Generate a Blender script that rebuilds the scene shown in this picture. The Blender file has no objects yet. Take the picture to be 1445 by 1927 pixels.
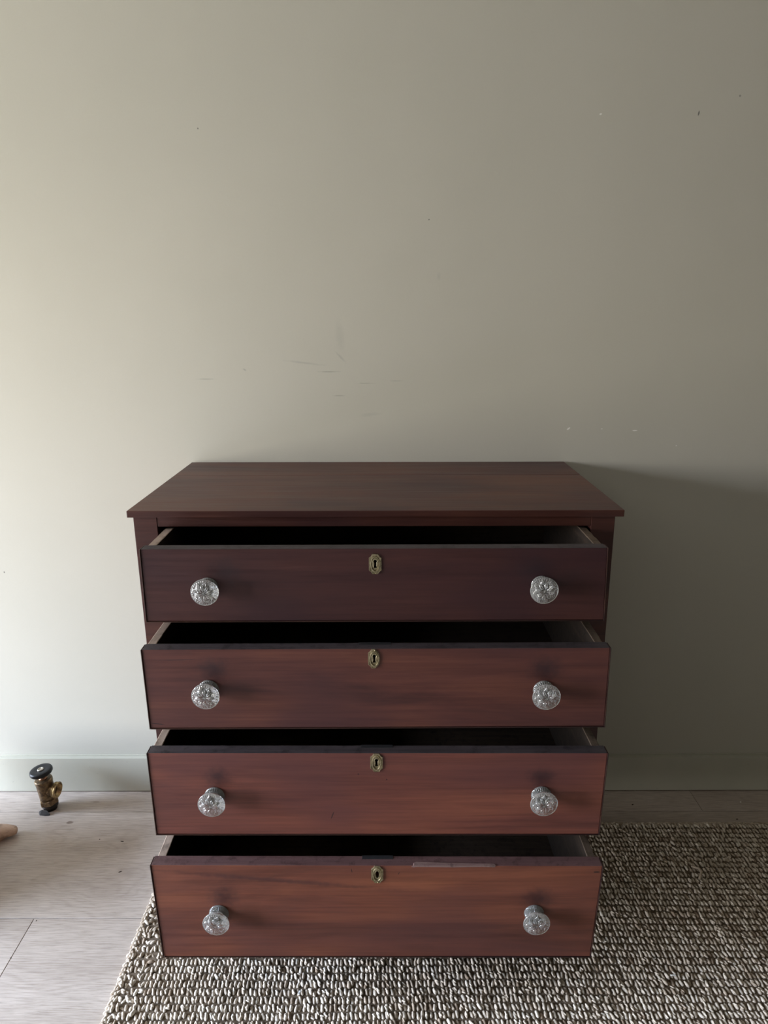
import bpy, bmesh, math, random
import numpy as np
from mathutils import Vector, Matrix

# ------------------------------------------------------------------ camera
S = bpy.context.scene
COL = S.collection
PITCH, YAW, ROLL = 0.26921, -0.00173, -0.00272
fwd = Vector((math.sin(YAW) * math.cos(PITCH), math.cos(YAW) * math.cos(PITCH), -math.sin(PITCH)))
rt = Vector((math.cos(YAW), -math.sin(YAW), 0.0))
up = rt.cross(fwd)
rt2 = rt * math.cos(ROLL) + up * math.sin(ROLL)
up2 = -rt * math.sin(ROLL) + up * math.cos(ROLL)
cam_data = bpy.data.cameras.new('camera')
cam = bpy.data.objects.new('camera', cam_data)
COL.objects.link(cam)
M = Matrix((rt2, up2, -fwd)).transposed().to_4x4()
M.translation = Vector((0.02026, -1.85563, 1.3946))
cam.matrix_world = M
cam_data.sensor_fit = 'VERTICAL'
cam_data.sensor_height = 24.0
cam_data.lens = 1317.9 / 1927.0 * 24.0
cam_data.clip_start = 0.02
S.camera = cam

# ------------------------------------------------------------------ light and exposure
S.view_settings.view_transform = 'Standard'
S.view_settings.look = 'None'
S.view_settings.gamma = 1.0
S.view_settings.use_curve_mapping = False
S.view_settings.exposure = 0.12
S.cycles.use_denoising = True
S.cycles.max_bounces = 8
S.cycles.diffuse_bounces = 5
S.cycles.transmission_bounces = 8
S.cycles.caustics_reflective = False
S.cycles.caustics_refractive = False
S.cycles.sample_clamp_indirect = 6.0

SKY = (0.93, 1.16, 1.56)
HORIZON = (0.78, 0.74, 0.70)
GROUND = (1.0, 0.96, 0.87)
SKY_S, GROUND_S = 39.0, 16.5
WX = -3.80                                   # left wall
WY0, WY1, WZ0, WZ1 = -0.02, -2.70, 0.20, 1.85   # the low glazed opening in it

world = bpy.data.worlds.new('sky')
S.world = world
world.use_nodes = True
wn, wl = world.node_tree.nodes, world.node_tree.links
wn.clear()
w_out = wn.new('ShaderNodeOutputWorld')
w_bg = wn.new('ShaderNodeBackground')
w_tc = wn.new('ShaderNodeTexCoord')
w_sep = wn.new('ShaderNodeSeparateXYZ')
w_ramp = wn.new('ShaderNodeValToRGB')          # ground below, pale horizon, bluer sky higher up
w_map = wn.new('ShaderNodeMapRange')
w_map.inputs[1].default_value = -1.0
w_map.inputs[2].default_value = 1.0
els = w_ramp.color_ramp.elements
while len(els) < 4:
    els.new(0.5)
for e, (p, c) in zip(els, ((0.48, [x * GROUND_S / SKY_S for x in GROUND]), (0.52, HORIZON), (0.70, SKY), (1.0, SKY))):
    e.position = p
    e.color = (*c, 1)
wl.new(w_tc.outputs['Generated'], w_sep.inputs[0])
wl.new(w_sep.outputs['Z'], w_map.inputs[0])
wl.new(w_map.outputs[0], w_ramp.inputs[0])
wl.new(w_ramp.outputs[0], w_bg.inputs[0])
w_bg.inputs[1].default_value = SKY_S
wl.new(w_bg.outputs[0], w_out.inputs[0])

portal_data = bpy.data.lights.new('window_light', 'AREA')
portal_data.shape = 'RECTANGLE'
portal_data.size = WZ1 - WZ0
portal_data.size_y = abs(WY1 - WY0)
portal_data.cycles.is_portal = True
portal = bpy.data.objects.new('window_light', portal_data)
portal.location = (WX - 0.08, (WY0 + WY1) / 2, (WZ0 + WZ1) / 2)
portal.rotation_euler = (0, math.radians(-90), 0)
COL.objects.link(portal)

# ------------------------------------------------------------------ helpers
rnd = random.Random(7)


def obj(name, verts, faces, mat, parent=None, origin=None, smooth=False, kind=None):
    """one mesh object; verts in world space, origin at `origin` (or the parent's base)"""
    o3 = Vector(origin) if origin is not None else (Vector(parent['w_origin']) if parent is not None else Vector((0, 0, 0)))
    me = bpy.data.meshes.new(name)
    me.from_pydata([tuple(Vector(v) - o3) for v in verts], [], faces)
    me.validate()
    me.update()
    if smooth:
        me.polygons.foreach_set('use_smooth', [True] * len(me.polygons))
    me.materials.append(mat)
    return link(name, me, parent, o3, kind)


def link(name, me, parent, o3, kind=None):
    o = bpy.data.objects.new(name, me)
    COL.objects.link(o)
    o['w_origin'] = tuple(o3)
    if parent is not None:
        o.parent = parent
        o.location = Vector(o3) - Vector(parent['w_origin'])
    else:
        o.location = o3
    if kind:
        o['kind'] = kind
    return o


def obj_bm(name, bm, mat, parent=None, origin=None, smooth=False, kind=None):
    o3 = Vector(origin) if origin is not None else (Vector(parent['w_origin']) if parent is not None else Vector((0, 0, 0)))
    bmesh.ops.translate(bm, verts=bm.verts, vec=-o3)
    bmesh.ops.recalc_face_normals(bm, faces=bm.faces)
    me = bpy.data.meshes.new(name)
    bm.to_mesh(me)
    bm.free()
    if smooth:
        me.polygons.foreach_set('use_smooth', [True] * len(me.polygons))
    me.materials.append(mat)
    return link(name, me, parent, o3, kind)


def empty(name, loc, label, cat, group=None):
    o = bpy.data.objects.new(name, None)
    COL.objects.link(o)
    o.location = loc
    o['w_origin'] = tuple(loc)
    o.empty_display_size = 0.05
    tag(o, label, cat, group)
    return o


def tag(o, label, cat, group=None):
    o['label'] = label
    o['category'] = cat
    if group:
        o['group'] = group


def hexa(bm, c, bevel=0.0, seg=2):
    """box from 8 corners: bottom 4 (ccw) then top 4"""
    vs = [bm.verts.new(p) for p in c]
    fs = [(0, 3, 2, 1), (4, 5, 6, 7), (0, 1, 5, 4), (1, 2, 6, 5), (2, 3, 7, 6), (3, 0, 4, 7)]
    faces = [bm.faces.new([vs[i] for i in f]) for f in fs]
    if bevel > 0:
        edges = list({e for f in faces for e in f.edges})
        bmesh.ops.bevel(bm, geom=edges, offset=bevel, segments=seg, affect='EDGES', profile=0.6)


def box(bm, x0, x1, y0, y1, z0, z1, bevel=0.0, f=None, seg=2):
    c = [(x0, y0, z0), (x1, y0, z0), (x1, y1, z0), (x0, y1, z0), (x0, y0, z1), (x1, y0, z1), (x1, y1, z1), (x0, y1, z1)]
    if f:
        c = [f(p) for p in c]
    hexa(bm, c, bevel, seg)


def boxobj(name, b, mat, parent=None, origin=None, bevel=0.0, f=None, kind=None):
    bm = bmesh.new()
    box(bm, *b, bevel=bevel, f=f)
    return obj_bm(name, bm, mat, parent, origin, kind=kind)


def lathe(profile, n=48, axis=Vector((0, 0, 1)), base=Vector((0, 0, 0)), relief=None, cap=True):
    """revolve (r, h) pairs about an axis; returns verts, faces"""
    axis = Vector(axis).normalized()
    a = Vector((1, 0, 0)) if abs(axis.x) < 0.9 else Vector((0, 1, 0))
    u = (a - axis * a.dot(axis)).normalized()
    w = axis.cross(u)
    V, F = [], []
    for k, (r, h) in enumerate(profile):
        for i in range(n):
            t = 2 * math.pi * i / n
            rr, hh = (r, h) if relief is None else relief(k, r, h, t)
            V.append(Vector(base) + axis * hh + (u * math.cos(t) + w * math.sin(t)) * rr)
    for k in range(len(profile) - 1):
        for i in range(n):
            j = (i + 1) % n
            F.append((k * n + i, k * n + j, (k + 1) * n + j, (k + 1) * n + i))
    if cap:
        F.append(tuple(range(n))[::-1])
        F.append(tuple((len(profile) - 1) * n + i for i in range(n)))
    return V, F


def paint_faces(o, mat, test):
    """second material on the faces whose normal passes the test"""
    o.data.materials.append(mat)
    for p in o.data.polygons:
        if test(p.normal):
            p.material_index = 1
    return o


# ------------------------------------------------------------------ materials
def mat_base(name, color=(0.5, 0.5, 0.5), rough=0.5, metal=0.0, spec=0.5):
    m = bpy.data.materials.new(name)
    m.use_nodes = True
    nt = m.node_tree
    b = nt.nodes['Principled BSDF']
    b.inputs['Base Color'].default_value = (*color, 1)
    b.inputs['Roughness'].default_value = rough
    b.inputs['Metallic'].default_value = metal
    b.inputs['Specular IOR Level'].default_value = spec
    return m, nt, b


def nd(nt, t, **kw):
    n = nt.nodes.new(t)
    for k, v in kw.items():
        setattr(n, k, v)
    return n


def noise(nt, vec, scale, detail=4.0, rough=0.55, dist=0.0):
    n = nd(nt, 'ShaderNodeTexNoise')
    n.inputs['Scale'].default_value = scale
    n.inputs['Detail'].default_value = detail
    n.inputs['Roughness'].default_value = rough
    n.inputs['Distortion'].default_value = dist
    if vec is not None:
        nt.links.new(vec, n.inputs['Vector'])
    return n.outputs['Fac']


def mapping(nt, vec, scale=(1, 1, 1), loc=(0, 0, 0), rot=(0, 0, 0)):
    n = nd(nt, 'ShaderNodeMapping')
    n.inputs['Scale'].default_value = scale
    n.inputs['Location'].default_value = loc
    n.inputs['Rotation'].default_value = rot
    nt.links.new(vec, n.inputs['Vector'])
    return n.outputs['Vector']


def ramp(nt, fac, stops):
    n = nd(nt, 'ShaderNodeValToRGB')
    e = n.color_ramp.elements
    while len(e) < len(stops):
        e.new(0.5)
    for i, (p, c) in enumerate(stops):
        e[i].position = p
        e[i].color = (*c, 1) if len(c) == 3 else c
    nt.links.new(fac, n.inputs['Fac'])
    return n.outputs['Color']


def mixc(nt, fac, a, b, mode='MIX'):
    n = nd(nt, 'ShaderNodeMix', data_type='RGBA', blend_type=mode)
    for s, v in ((0, fac), (6, a), (7, b)):
        if isinstance(v, bpy.types.NodeSocket):
            nt.links.new(v, n.inputs[s])
        elif s == 0:
            n.inputs[0].default_value = v
        else:
            n.inputs[s].default_value = (*v, 1)
    return n.outputs[2]


def maprange(nt, v, a, b, c=0.0, d=1.0, smooth=False):
    n = nd(nt, 'ShaderNodeMapRange')
    if smooth:
        n.interpolation_type = 'SMOOTHSTEP'
    nt.links.new(v, n.inputs[0])
    for i, x in enumerate((a, b, c, d)):
        n.inputs[i + 1].default_value = x
    return n.outputs[0]


def bump(nt, b, h, strength=0.2, dist=0.001):
    n = nd(nt, 'ShaderNodeBump')
    n.inputs['Strength'].default_value = strength
    n.inputs['Distance'].default_value = dist
    nt.links.new(h, n.inputs['Height'])
    nt.links.new(n.outputs[0], b.inputs['Normal'])


def spots(nt, col, lst):
    """small marks with a shape of their own: (centre xyz, radii xyz, turn, colour, strength, softness)"""
    pos = nd(nt, 'ShaderNodeNewGeometry').outputs['Position']
    wob = nd(nt, 'ShaderNodeTexNoise')
    wob.inputs['Scale'].default_value = 90.0
    nt.links.new(pos, wob.inputs['Vector'])
    for c, r, turn, colr, strength, soft in lst:
        sub = nd(nt, 'ShaderNodeVectorMath', operation='SUBTRACT')
        nt.links.new(pos, sub.inputs[0])
        sub.inputs[1].default_value = c
        m = mapping(nt, sub.outputs[0], rot=turn)
        sc = nd(nt, 'ShaderNodeVectorMath', operation='DIVIDE')
        nt.links.new(m, sc.inputs[0])
        sc.inputs[1].default_value = r
        ln = nd(nt, 'ShaderNodeVectorMath', operation='LENGTH')
        nt.links.new(sc.outputs[0], ln.inputs[0])
        ad = nd(nt, 'ShaderNodeMath', operation='MULTIPLY_ADD')
        nt.links.new(wob.outputs['Fac'], ad.inputs[0])
        ad.inputs[1].default_value = 0.8
        nt.links.new(ln.outputs['Value'], ad.inputs[2])
        f = maprange(nt, ad.outputs[0], 1.4 - soft, 1.4 + soft * 0.2, strength, 0.0, smooth=True)
        col = mixc(nt, f, col, colr)
    return col


def mahogany(name, dark=0.0, tilt=0.0, seed=0.0, rough=0.42, marks=(), gain=1.0, red=1.0, blue=1.0):
    m, nt, b = mat_base(name, rough=rough, spec=0.32)
    tc = nd(nt, 'ShaderNodeTexCoord').outputs['Object']
    v = mapping(nt, tc, scale=(1.0, 6.0, 7.0), loc=(seed, seed * 1.7, seed * 0.6), rot=(0, tilt, 0))
    broad = noise(nt, v, 1.6, 5.0, 0.6, 0.6)
    v2 = mapping(nt, tc, scale=(2.2, 60.0, 70.0), loc=(seed, 0, seed), rot=(0, tilt, 0))
    fine = noise(nt, v2, 2.2, 6.0, 0.65, 0.25)
    v3 = mapping(nt, tc, scale=(1.2, 1.6, 2.0), loc=(seed * 3.1, 0, 0))
    cloud = noise(nt, v3, 2.6, 2.0, 0.5)
    def c(r, g, bl):
        return (r * gain * red, g * gain, bl * gain * blue)
    col = ramp(nt, broad, [(0.30, c(0.060, 0.022, 0.019)), (0.46, c(0.105, 0.036, 0.027)), (0.60, c(0.135, 0.047, 0.031)), (0.78, c(0.19, 0.068, 0.040))])
    k = ramp(nt, fine, [(0.35, (0.78, 0.76, 0.76)), (0.55, (1.0, 1.0, 1.0)), (0.75, (1.14, 1.16, 1.15))])
    col = mixc(nt, 1.0, col, k, 'MULTIPLY')
    f = maprange(nt, cloud, 0.42, 0.68, 0.0, 0.55, True)
    col = mixc(nt, f, col, c(0.060, 0.024, 0.027))
    if marks:
        col = spots(nt, col, marks)
    nt.links.new(col, b.inputs['Base Color'])
    rr = maprange(nt, fine, 0.3, 0.7, rough - 0.06, rough + 0.1)
    nt.links.new(rr, b.inputs['Roughness'])
    bump(nt, b, fine, 0.12, 0.0006)
    b.inputs['Coat Weight'].default_value = 0.05
    b.inputs['Coat Roughness'].default_value = 0.35
    return m


def raw_wood(name, a, c, seed=0.0, along='y', rough=0.75):
    m, nt, b = mat_base(name, rough=rough, spec=0.3)
    tc = nd(nt, 'ShaderNodeTexCoord').outputs['Object']
    sc = {'y': (50, 3, 50), 'x': (3, 50, 50), 'z': (50, 50, 3)}[along]
    v = mapping(nt, tc, scale=sc, loc=(seed, seed, seed))
    f = noise(nt, v, 2.0, 6.0, 0.65, 0.4)
    w = noise(nt, tc, 45.0, 4.0, 0.7)
    col = ramp(nt, f, [(0.3, a), (0.7, c)])
    col = mixc(nt, maprange(nt, w, 0.52, 0.68, 0.0, 0.6), col, tuple(x * 0.35 for x in a))
    nt.links.new(col, b.inputs['Base Color'])
    bump(nt, b, w, 0.4, 0.002)
    return m


# wall paint
def wall_paint(name, marks=()):
    m, nt, b = mat_base(name, rough=0.62, spec=0.3)
    pos = nd(nt, 'ShaderNodeNewGeometry').outputs['Position']
    n1 = noise(nt, pos, 1.3, 3.0)
    n2 = noise(nt, pos, 260.0, 3.0, 0.6)
    col = ramp(nt, n1, [(0.35, (0.466, 0.453, 0.390)), (0.7, (0.496, 0.481, 0.416))])
    col = mixc(nt, maprange(nt, n2, 0.3, 0.7, 0.0, 0.07), col, (0.36, 0.34, 0.29))
    if marks:
        col = spots(nt, col, marks)
    nt.links.new(col, b.inputs['Base Color'])
    bump(nt, b, n2, 0.12, 0.001)
    return m


WHT, GRY, DRK = (0.75, 0.74, 0.70), (0.28, 0.27, 0.25), (0.09, 0.085, 0.08)
def wm(x, z, rx, rz, turn=0.0, col=GRY, s=0.5, soft=0.7):
    return ((x, 0.0, z), (rx, 0.05, rz), (0, turn, 0), col, s, soft)
wall_marks = [
    wm(0.534, 1.862, 0.0035, 0.0022, 0.3, WHT, 1.0, 0.4), wm(0.767, 1.863, 0.0022, 0.0065, -0.15, DRK, 0.9, 0.5),
    wm(0.509, 1.112, 0.006, 0.0026, 0.7, WHT, 1.0, 0.4), wm(0.686, 1.106, 0.0075, 0.0018, 0.0, WHT, 0.95, 0.4),
    wm(0.597, 1.111, 0.003, 0.0018, 0.0, WHT, 0.5, 0.5), wm(0.800, 1.065, 0.002, 0.0015, 0.0, WHT, 0.9, 0.4),
    wm(-0.425, 1.834, 0.0016, 0.0024, 0.0, DRK, 0.9, 0.5), wm(0.130, 1.630, 0.0022, 0.0022, 0.0, DRK, 0.8, 0.5),
    wm(-0.447, 1.244, 0.028, 0.0014, 0.0, DRK, 0.45, 0.8), wm(-0.345, 1.268, 0.006, 0.003, -0.6, GRY, 0.7, 0.8),
    wm(-0.125, 1.262, 0.034, 0.0022, 0.0, DRK, 0.30, 0.8), wm(-0.19, 1.285, 0.06, 0.0035, -0.12, GRY, 0.35, 0.9),
    wm(-0.095, 1.30, 0.022, 0.0035, -0.8, GRY, 0.35, 0.9), wm(-0.03, 1.232, 0.03, 0.0016, 0.0, DRK, 0.25, 0.8),
    wm(0.05, 1.238, 0.02, 0.0016, 0.0, DRK, 0.22, 0.8), wm(-0.095, 1.35, 0.014, 0.05, 0.1, GRY, 0.16, 0.9),
    wm(-0.10, 1.20, 0.018, 0.002, 0.0, DRK, 0.30, 0.8), wm(-0.02, 1.15, 0.03, 0.006, 0.1, GRY, 0.22, 0.9),
    wm(0.156, 1.497, 0.006, 0.012, 0.1, GRY, 0.2, 0.9), wm(0.86, 1.90, 0.003, 0.003, 0.0, DRK, 0.6, 0.6),
    wm(-1.053, 0.709, 0.002, 0.003, 0.0, DRK, 0.8, 0.5),
]
M_WALL = wall_paint('greige_wall_paint', wall_marks)
M_WALL_PLAIN = mat_base('low_bounce_wall_paint', (0.13, 0.125, 0.105), 0.8)[0]  # unseen walls, darkened to lower the bounced light in the room

def base_paint():
    m, nt, b = mat_base('greige_satin_paint', rough=0.42, spec=0.4)
    pos = nd(nt, 'ShaderNodeNewGeometry').outputs['Position']
    n1 = noise(nt, pos, 5.0, 4.0)
    n2 = noise(nt, pos, 70.0, 4.0, 0.7)
    col = ramp(nt, n1, [(0.3, (0.445, 0.438, 0.365)), (0.7, (0.490, 0.480, 0.402))])
    col = mixc(nt, maprange(nt, n2, 0.66, 0.74, 0.0, 0.35), col, (0.2, 0.19, 0.17))
    nt.links.new(col, b.inputs['Base Color'])
    bump(nt, b, n2, 0.15, 0.001)
    return m
M_BASE = base_paint()
M_CEIL, _, _ = mat_base('ceiling_paint', (0.42, 0.41, 0.38), 0.9)
M_GAP, _, _ = mat_base('floor_gap_dirt', (0.03, 0.026, 0.022), 0.9)

def oak_plank():
    m, nt, b = mat_base('grey_oak_laminate', rough=0.36, spec=0.5)
    tc = nd(nt, 'ShaderNodeTexCoord').outputs['Object']
    info = nd(nt, 'ShaderNodeObjectInfo').outputs['Random']
    cmb = nd(nt, 'ShaderNodeCombineXYZ')
    mu = nd(nt, 'ShaderNodeMath', operation='MULTIPLY'); mu.inputs[1].default_value = 37.0
    nt.links.new(info, mu.inputs[0])
    nt.links.new(mu.outputs[0], cmb.inputs[0]); nt.links.new(mu.outputs[0], cmb.inputs[1])
    ad = nd(nt, 'ShaderNodeVectorMath', operation='ADD')
    nt.links.new(tc, ad.inputs[0]); nt.links.new(cmb.outputs[0], ad.inputs[1])
    v = mapping(nt, ad.outputs[0], scale=(1.1, 6.0, 1))
    warp = noise(nt, v, 1.3, 2.0, 0.45, 0.5)
    # cathedral figure: fine lines following the warp
    wv = nd(nt, 'ShaderNodeMath', operation='MULTIPLY'); wv.inputs[1].default_value = 150.0
    nt.links.new(warp, wv.inputs[0])
    sn = nd(nt, 'ShaderNodeMath', operation='SINE'); nt.links.new(wv.outputs[0], sn.inputs[0])
    lines = maprange(nt, sn.outputs[0], -1, 1, 0, 1)
    v2 = mapping(nt, ad.outputs[0], scale=(7.0, 170.0, 1))
    fine = noise(nt, v2, 2.4, 6.0, 0.7, 0.3)
    col = ramp(nt, warp, [(0.3, (0.41, 0.348, 0.300)), (0.55, (0.48, 0.415, 0.362)), (0.8, (0.54, 0.475, 0.420))])
    k = ramp(nt, fine, [(0.32, (0.56, 0.53, 0.51)), (0.50, (0.97, 0.96, 0.95)), (0.72, (1.25, 1.26, 1.27))])
    col = mixc(nt, 0.85, col, k, 'MULTIPLY')
    kk = ramp(nt, lines, [(0.0, (0.86, 0.84, 0.82)), (0.4, (1, 1, 1)), (1, (1.05, 1.05, 1.05))])
    col = mixc(nt, 0.38, col, kk, 'MULTIPLY')
    K = (0.14, 0.095, 0.07)
    col = spots(nt, col, [
        ((-0.889, -0.152, 0.0), (0.011, 0.007, 0.1), (0, 0, 0), K, 0.8, 0.5),
        ((-0.85, -0.062, 0.0), (0.02, 0.006, 0.1), (0, 0, 0), K, 0.45, 0.9),
        ((-0.72, -0.495, 0.0), (0.05, 0.003, 0.1), (0, 0, 0.05), K, 0.25, 0.9),
        ((-0.83, -0.595, 0.0), (0.004, 0.0015, 0.1), (0, 0, 0.6), (0.05, 0.04, 0.03), 0.7, 0.6),
    ])
    nt.links.new(col, b.inputs['Base Color'])
    r = maprange(nt, fine, 0.3, 0.7, 0.32, 0.46)
    nt.links.new(r, b.inputs['Roughness'])
    h = nd(nt, 'ShaderNodeMath', operation='ADD')
    nt.links.new(fine, h.inputs[0]); nt.links.new(lines, h.inputs[1])
    bump(nt, b, h.outputs[0], 0.10, 0.0006)
    return m
M_PLANK = oak_plank()

# ------------------------------------------------------------------ the room
RX, RY, RZ = 3.3, -5.0, 2.7
boxobj('wall_back', (WX - 0.15, RX + 0.15, 0.0, 0.12, -0.05, RZ), M_WALL, kind='structure')
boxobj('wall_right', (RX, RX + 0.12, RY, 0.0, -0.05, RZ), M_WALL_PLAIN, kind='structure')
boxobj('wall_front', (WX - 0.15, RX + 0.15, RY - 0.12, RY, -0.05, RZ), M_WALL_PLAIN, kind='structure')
boxobj('ceiling', (WX - 0.15, RX + 0.15, RY - 0.12, 0.12, RZ, RZ + 0.1), M_CEIL, kind='structure')
bm = bmesh.new()
box(bm, WX - 0.15, WX, WY0, 0.0, -0.05, RZ)
box(bm, WX - 0.15, WX, RY, WY1, -0.05, RZ)
box(bm, WX - 0.15, WX, WY1, WY0, -0.05, WZ0)
box(bm, WX - 0.15, WX, WY1, WY0, WZ1, RZ)
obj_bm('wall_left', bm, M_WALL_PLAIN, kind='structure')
bm = bmesh.new()
for y0, y1, z0, z1 in ((WY1, WY0, WZ0, WZ0 + 0.03), (WY1, WY0, WZ1 - 0.03, WZ1), (WY1, WY1 + 0.03, WZ0, WZ1), (WY0 - 0.03, WY0, WZ0, WZ1)):
    box(bm, WX - 0.10, WX - 0.04, y0, y1, z0, z1)
obj_bm('window_1', bm, M_BASE, kind='structure')

# baseboard: plain board with a small flat cap
BB_H, BB_D = 0.118, 0.017
bm = bmesh.new()
box(bm, WX, RX, -BB_D, 0.0, 0.003, BB_H, bevel=0.0012)
obj_bm('baseboard_back', bm, M_BASE, kind='structure')
boxobj('baseboard_right', (RX - BB_D, RX, RY, -BB_D, 0.003, BB_H), M_BASE, kind='structure')
# caulk line where baseboard meets the wall
bm = bmesh.new()
box(bm, WX, RX, -0.0035, 0.0, BB_H, BB_H + 0.0035, bevel=0.001)
obj_bm('trim_1', bm, M_BASE, kind='structure')

# floor slab and separate planks
floor = boxobj('floor', (WX - 0.15, RX + 0.15, RY - 0.12, 0.12, -0.06, -0.008), M_GAP, kind='structure')
PW = 0.379
rows = [(-0.107, -0.004), (-0.107 - PW, -0.107), (-0.107 - 2 * PW, -0.107 - PW), (-0.107 - 3 * PW, -0.107 - 2 * PW)]
rows += [(-0.107 - (k + 1) * PW, -0.107 - k * PW) for k in range(3, 12)]
butts = [[-0.35, 0.95, 2.25], [-1.25, 0.1, 1.4, 2.7], [-0.830, 0.45, 1.75], [-0.45, 0.8, 2.1]] + [[-0.9 + 0.31 * k % 1.1, 0.4 + 0.31 * k % 1.1, 1.7 + 0.31 * k % 1.1] for k in range(3, 12)]
for (y0, y1), bt in zip(rows, butts):
    xs = [WX] + [x for x in bt if WX < x < RX] + [RX]
    for a, c in zip(xs[:-1], xs[1:]):
        bm = bmesh.new()
        box(bm, a + 0.0005, c - 0.0005, max(y0, RY) + 0.0009, y1 - 0.0009, -0.008, 0.0, bevel=0.0008, seg=1)
        obj_bm('plank', bm, M_PLANK, floor, origin=((a + c) / 2, (y0 + y1) / 2, 0))

# ------------------------------------------------------------------ chest of drawers
NIC = (0.30, 0.20, 0.13)
BLK = (0.012, 0.008, 0.008)
def dm(x, z, rx, rz, turn, col, s, soft=0.6):
    return ((x, -0.70, z), (rx, 0.3, rz), (0, turn, 0), col, s, soft)
GRIME_SHADE = (0.022, 0.014, 0.018)  # knob halos: grime with the knobs' soft shadow painted in
M_FRONT = [  # gains rise downwards: light falling off up the chest, put into the colour
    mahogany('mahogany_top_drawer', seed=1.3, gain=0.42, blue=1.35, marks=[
        dm(-0.280, 0.940, 0.040, 0.034, 0, GRIME_SHADE, 0.75, 1.1), dm(0.30, 0.945, 0.040, 0.030, 0, GRIME_SHADE, 0.75, 1.1), dm(0.36, 0.93, 0.06, 0.02, 0.2, GRIME_SHADE, 0.4, 1.1)]),
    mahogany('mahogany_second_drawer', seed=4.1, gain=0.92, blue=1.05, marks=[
        dm(-0.300, 0.765, 0.034, 0.030, 0, GRIME_SHADE, 0.75, 1.1), dm(0.318, 0.765, 0.036, 0.030, 0, GRIME_SHADE, 0.75, 1.1),
        dm(-0.413, 0.6515, 0.014, 0.0012, -0.12, BLK, 0.95, 0.4), dm(-0.36, 0.786, 0.05, 0.0014, 0.02, GRIME_SHADE, 0.5, 0.6)]),
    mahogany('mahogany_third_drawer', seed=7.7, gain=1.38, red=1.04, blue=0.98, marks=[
        dm(-0.300, 0.552, 0.032, 0.028, 0, GRIME_SHADE, 0.7, 1.1), dm(0.318, 0.552, 0.034, 0.026, 0, GRIME_SHADE, 0.7, 1.1),
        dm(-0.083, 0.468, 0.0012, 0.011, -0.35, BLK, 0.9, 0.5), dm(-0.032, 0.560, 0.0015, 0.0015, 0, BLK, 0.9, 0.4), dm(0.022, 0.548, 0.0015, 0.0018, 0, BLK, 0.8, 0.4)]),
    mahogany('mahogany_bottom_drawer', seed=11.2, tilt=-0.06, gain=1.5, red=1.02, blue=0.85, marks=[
        dm(-0.297, 0.305, 0.034, 0.030, 0, GRIME_SHADE, 0.7, 1.1), dm(0.318, 0.300, 0.036, 0.030, 0, GRIME_SHADE, 0.7, 1.1),
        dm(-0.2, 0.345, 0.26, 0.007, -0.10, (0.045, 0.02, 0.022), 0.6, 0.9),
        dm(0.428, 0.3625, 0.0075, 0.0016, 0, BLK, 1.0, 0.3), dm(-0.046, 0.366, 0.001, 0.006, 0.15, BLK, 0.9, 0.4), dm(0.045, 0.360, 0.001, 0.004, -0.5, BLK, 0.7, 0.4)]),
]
M_CASE = mahogany('mahogany_case', seed=15.0, gain=0.6)
M_TOP = mahogany('mahogany_top', seed=21.0, gain=1.0, red=0.88, rough=0.46)
M_EDGE = mahogany('mahogany_dark_edge', seed=25.0, gain=0.42, red=0.8)
M_SIDE = raw_wood('aged_side_wood', (0.26, 0.19, 0.15), (0.42, 0.33, 0.27), 3.0, 'y')
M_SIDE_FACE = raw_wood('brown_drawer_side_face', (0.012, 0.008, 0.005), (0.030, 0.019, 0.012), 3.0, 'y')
M_SIDE_SHADED = raw_wood('shaded_side_wood', (0.075, 0.052, 0.036), (0.15, 0.11, 0.08), 4.0, 'y')  # right-hand drawer sides: their shade put into a darker copy of the wood
M_TOP_SHEEN = raw_wood('top_edge_sheen', (0.036, 0.030, 0.034), (0.070, 0.058, 0.064), 12.0, 'x', 0.5)  # grey-purple sheen on the fronts' top faces, painted as colour
M_TOP_SHEEN_LOW = raw_wood('red_top_edge_sheen', (0.085, 0.044, 0.044), (0.135, 0.078, 0.078), 13.0, 'x', 0.5)  # the same painted sheen, redder, for the bottom drawer
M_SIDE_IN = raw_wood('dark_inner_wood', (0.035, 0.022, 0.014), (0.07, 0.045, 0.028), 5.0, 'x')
M_RAW = raw_wood('bare_splintered_wood', (0.15, 0.09, 0.085), (0.27, 0.19, 0.175), 9.0, 'x')
M_IRON, nt, b = mat_base('dark_iron', (0.045, 0.045, 0.05), 0.5, 0.6)

def brass(name, col, dark, rough, sc=60.0):
    m, nt, b = mat_base(name, col, rough, 1.0)
    tc = nd(nt, 'ShaderNodeTexCoord').outputs['Object']
    n = noise(nt, tc, sc, 5.0, 0.65)
    c = ramp(nt, n, [(0.35, dark), (0.6, col)])
    nt.links.new(c, b.inputs['Base Color'])
    nt.links.new(maprange(nt, n, 0.3, 0.7, rough + 0.15, rough), b.inputs['Roughness'])
    mr = maprange(nt, n, 0.3, 0.5, 0.55, 0.95)
    nt.links.new(mr, b.inputs['Metallic'])
    bump(nt, b, n, 0.2, 0.0006)
    return m
M_BRASS = brass('aged_brass_escutcheon', (0.52, 0.46, 0.30), (0.20, 0.17, 0.10), 0.34, 250.0)
M_VALVE = brass('tarnished_brass_valve', (0.26, 0.18, 0.10), (0.075, 0.05, 0.032), 0.38, 90.0)

def glass():
    m, nt, b = mat_base('pressed_glass', (0.97, 0.985, 0.97), 0.03, 0.0, 0.6)
    b.inputs['Transmission Weight'].default_value = 0.84
    b.inputs['IOR'].default_value = 1.52
    return m
M_GLASS = glass()

def shear(p):                                   # the old case leans a hair to one side
    return (p[0] - 0.0055 * (p[2] - 0.52), p[1], p[2])

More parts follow.
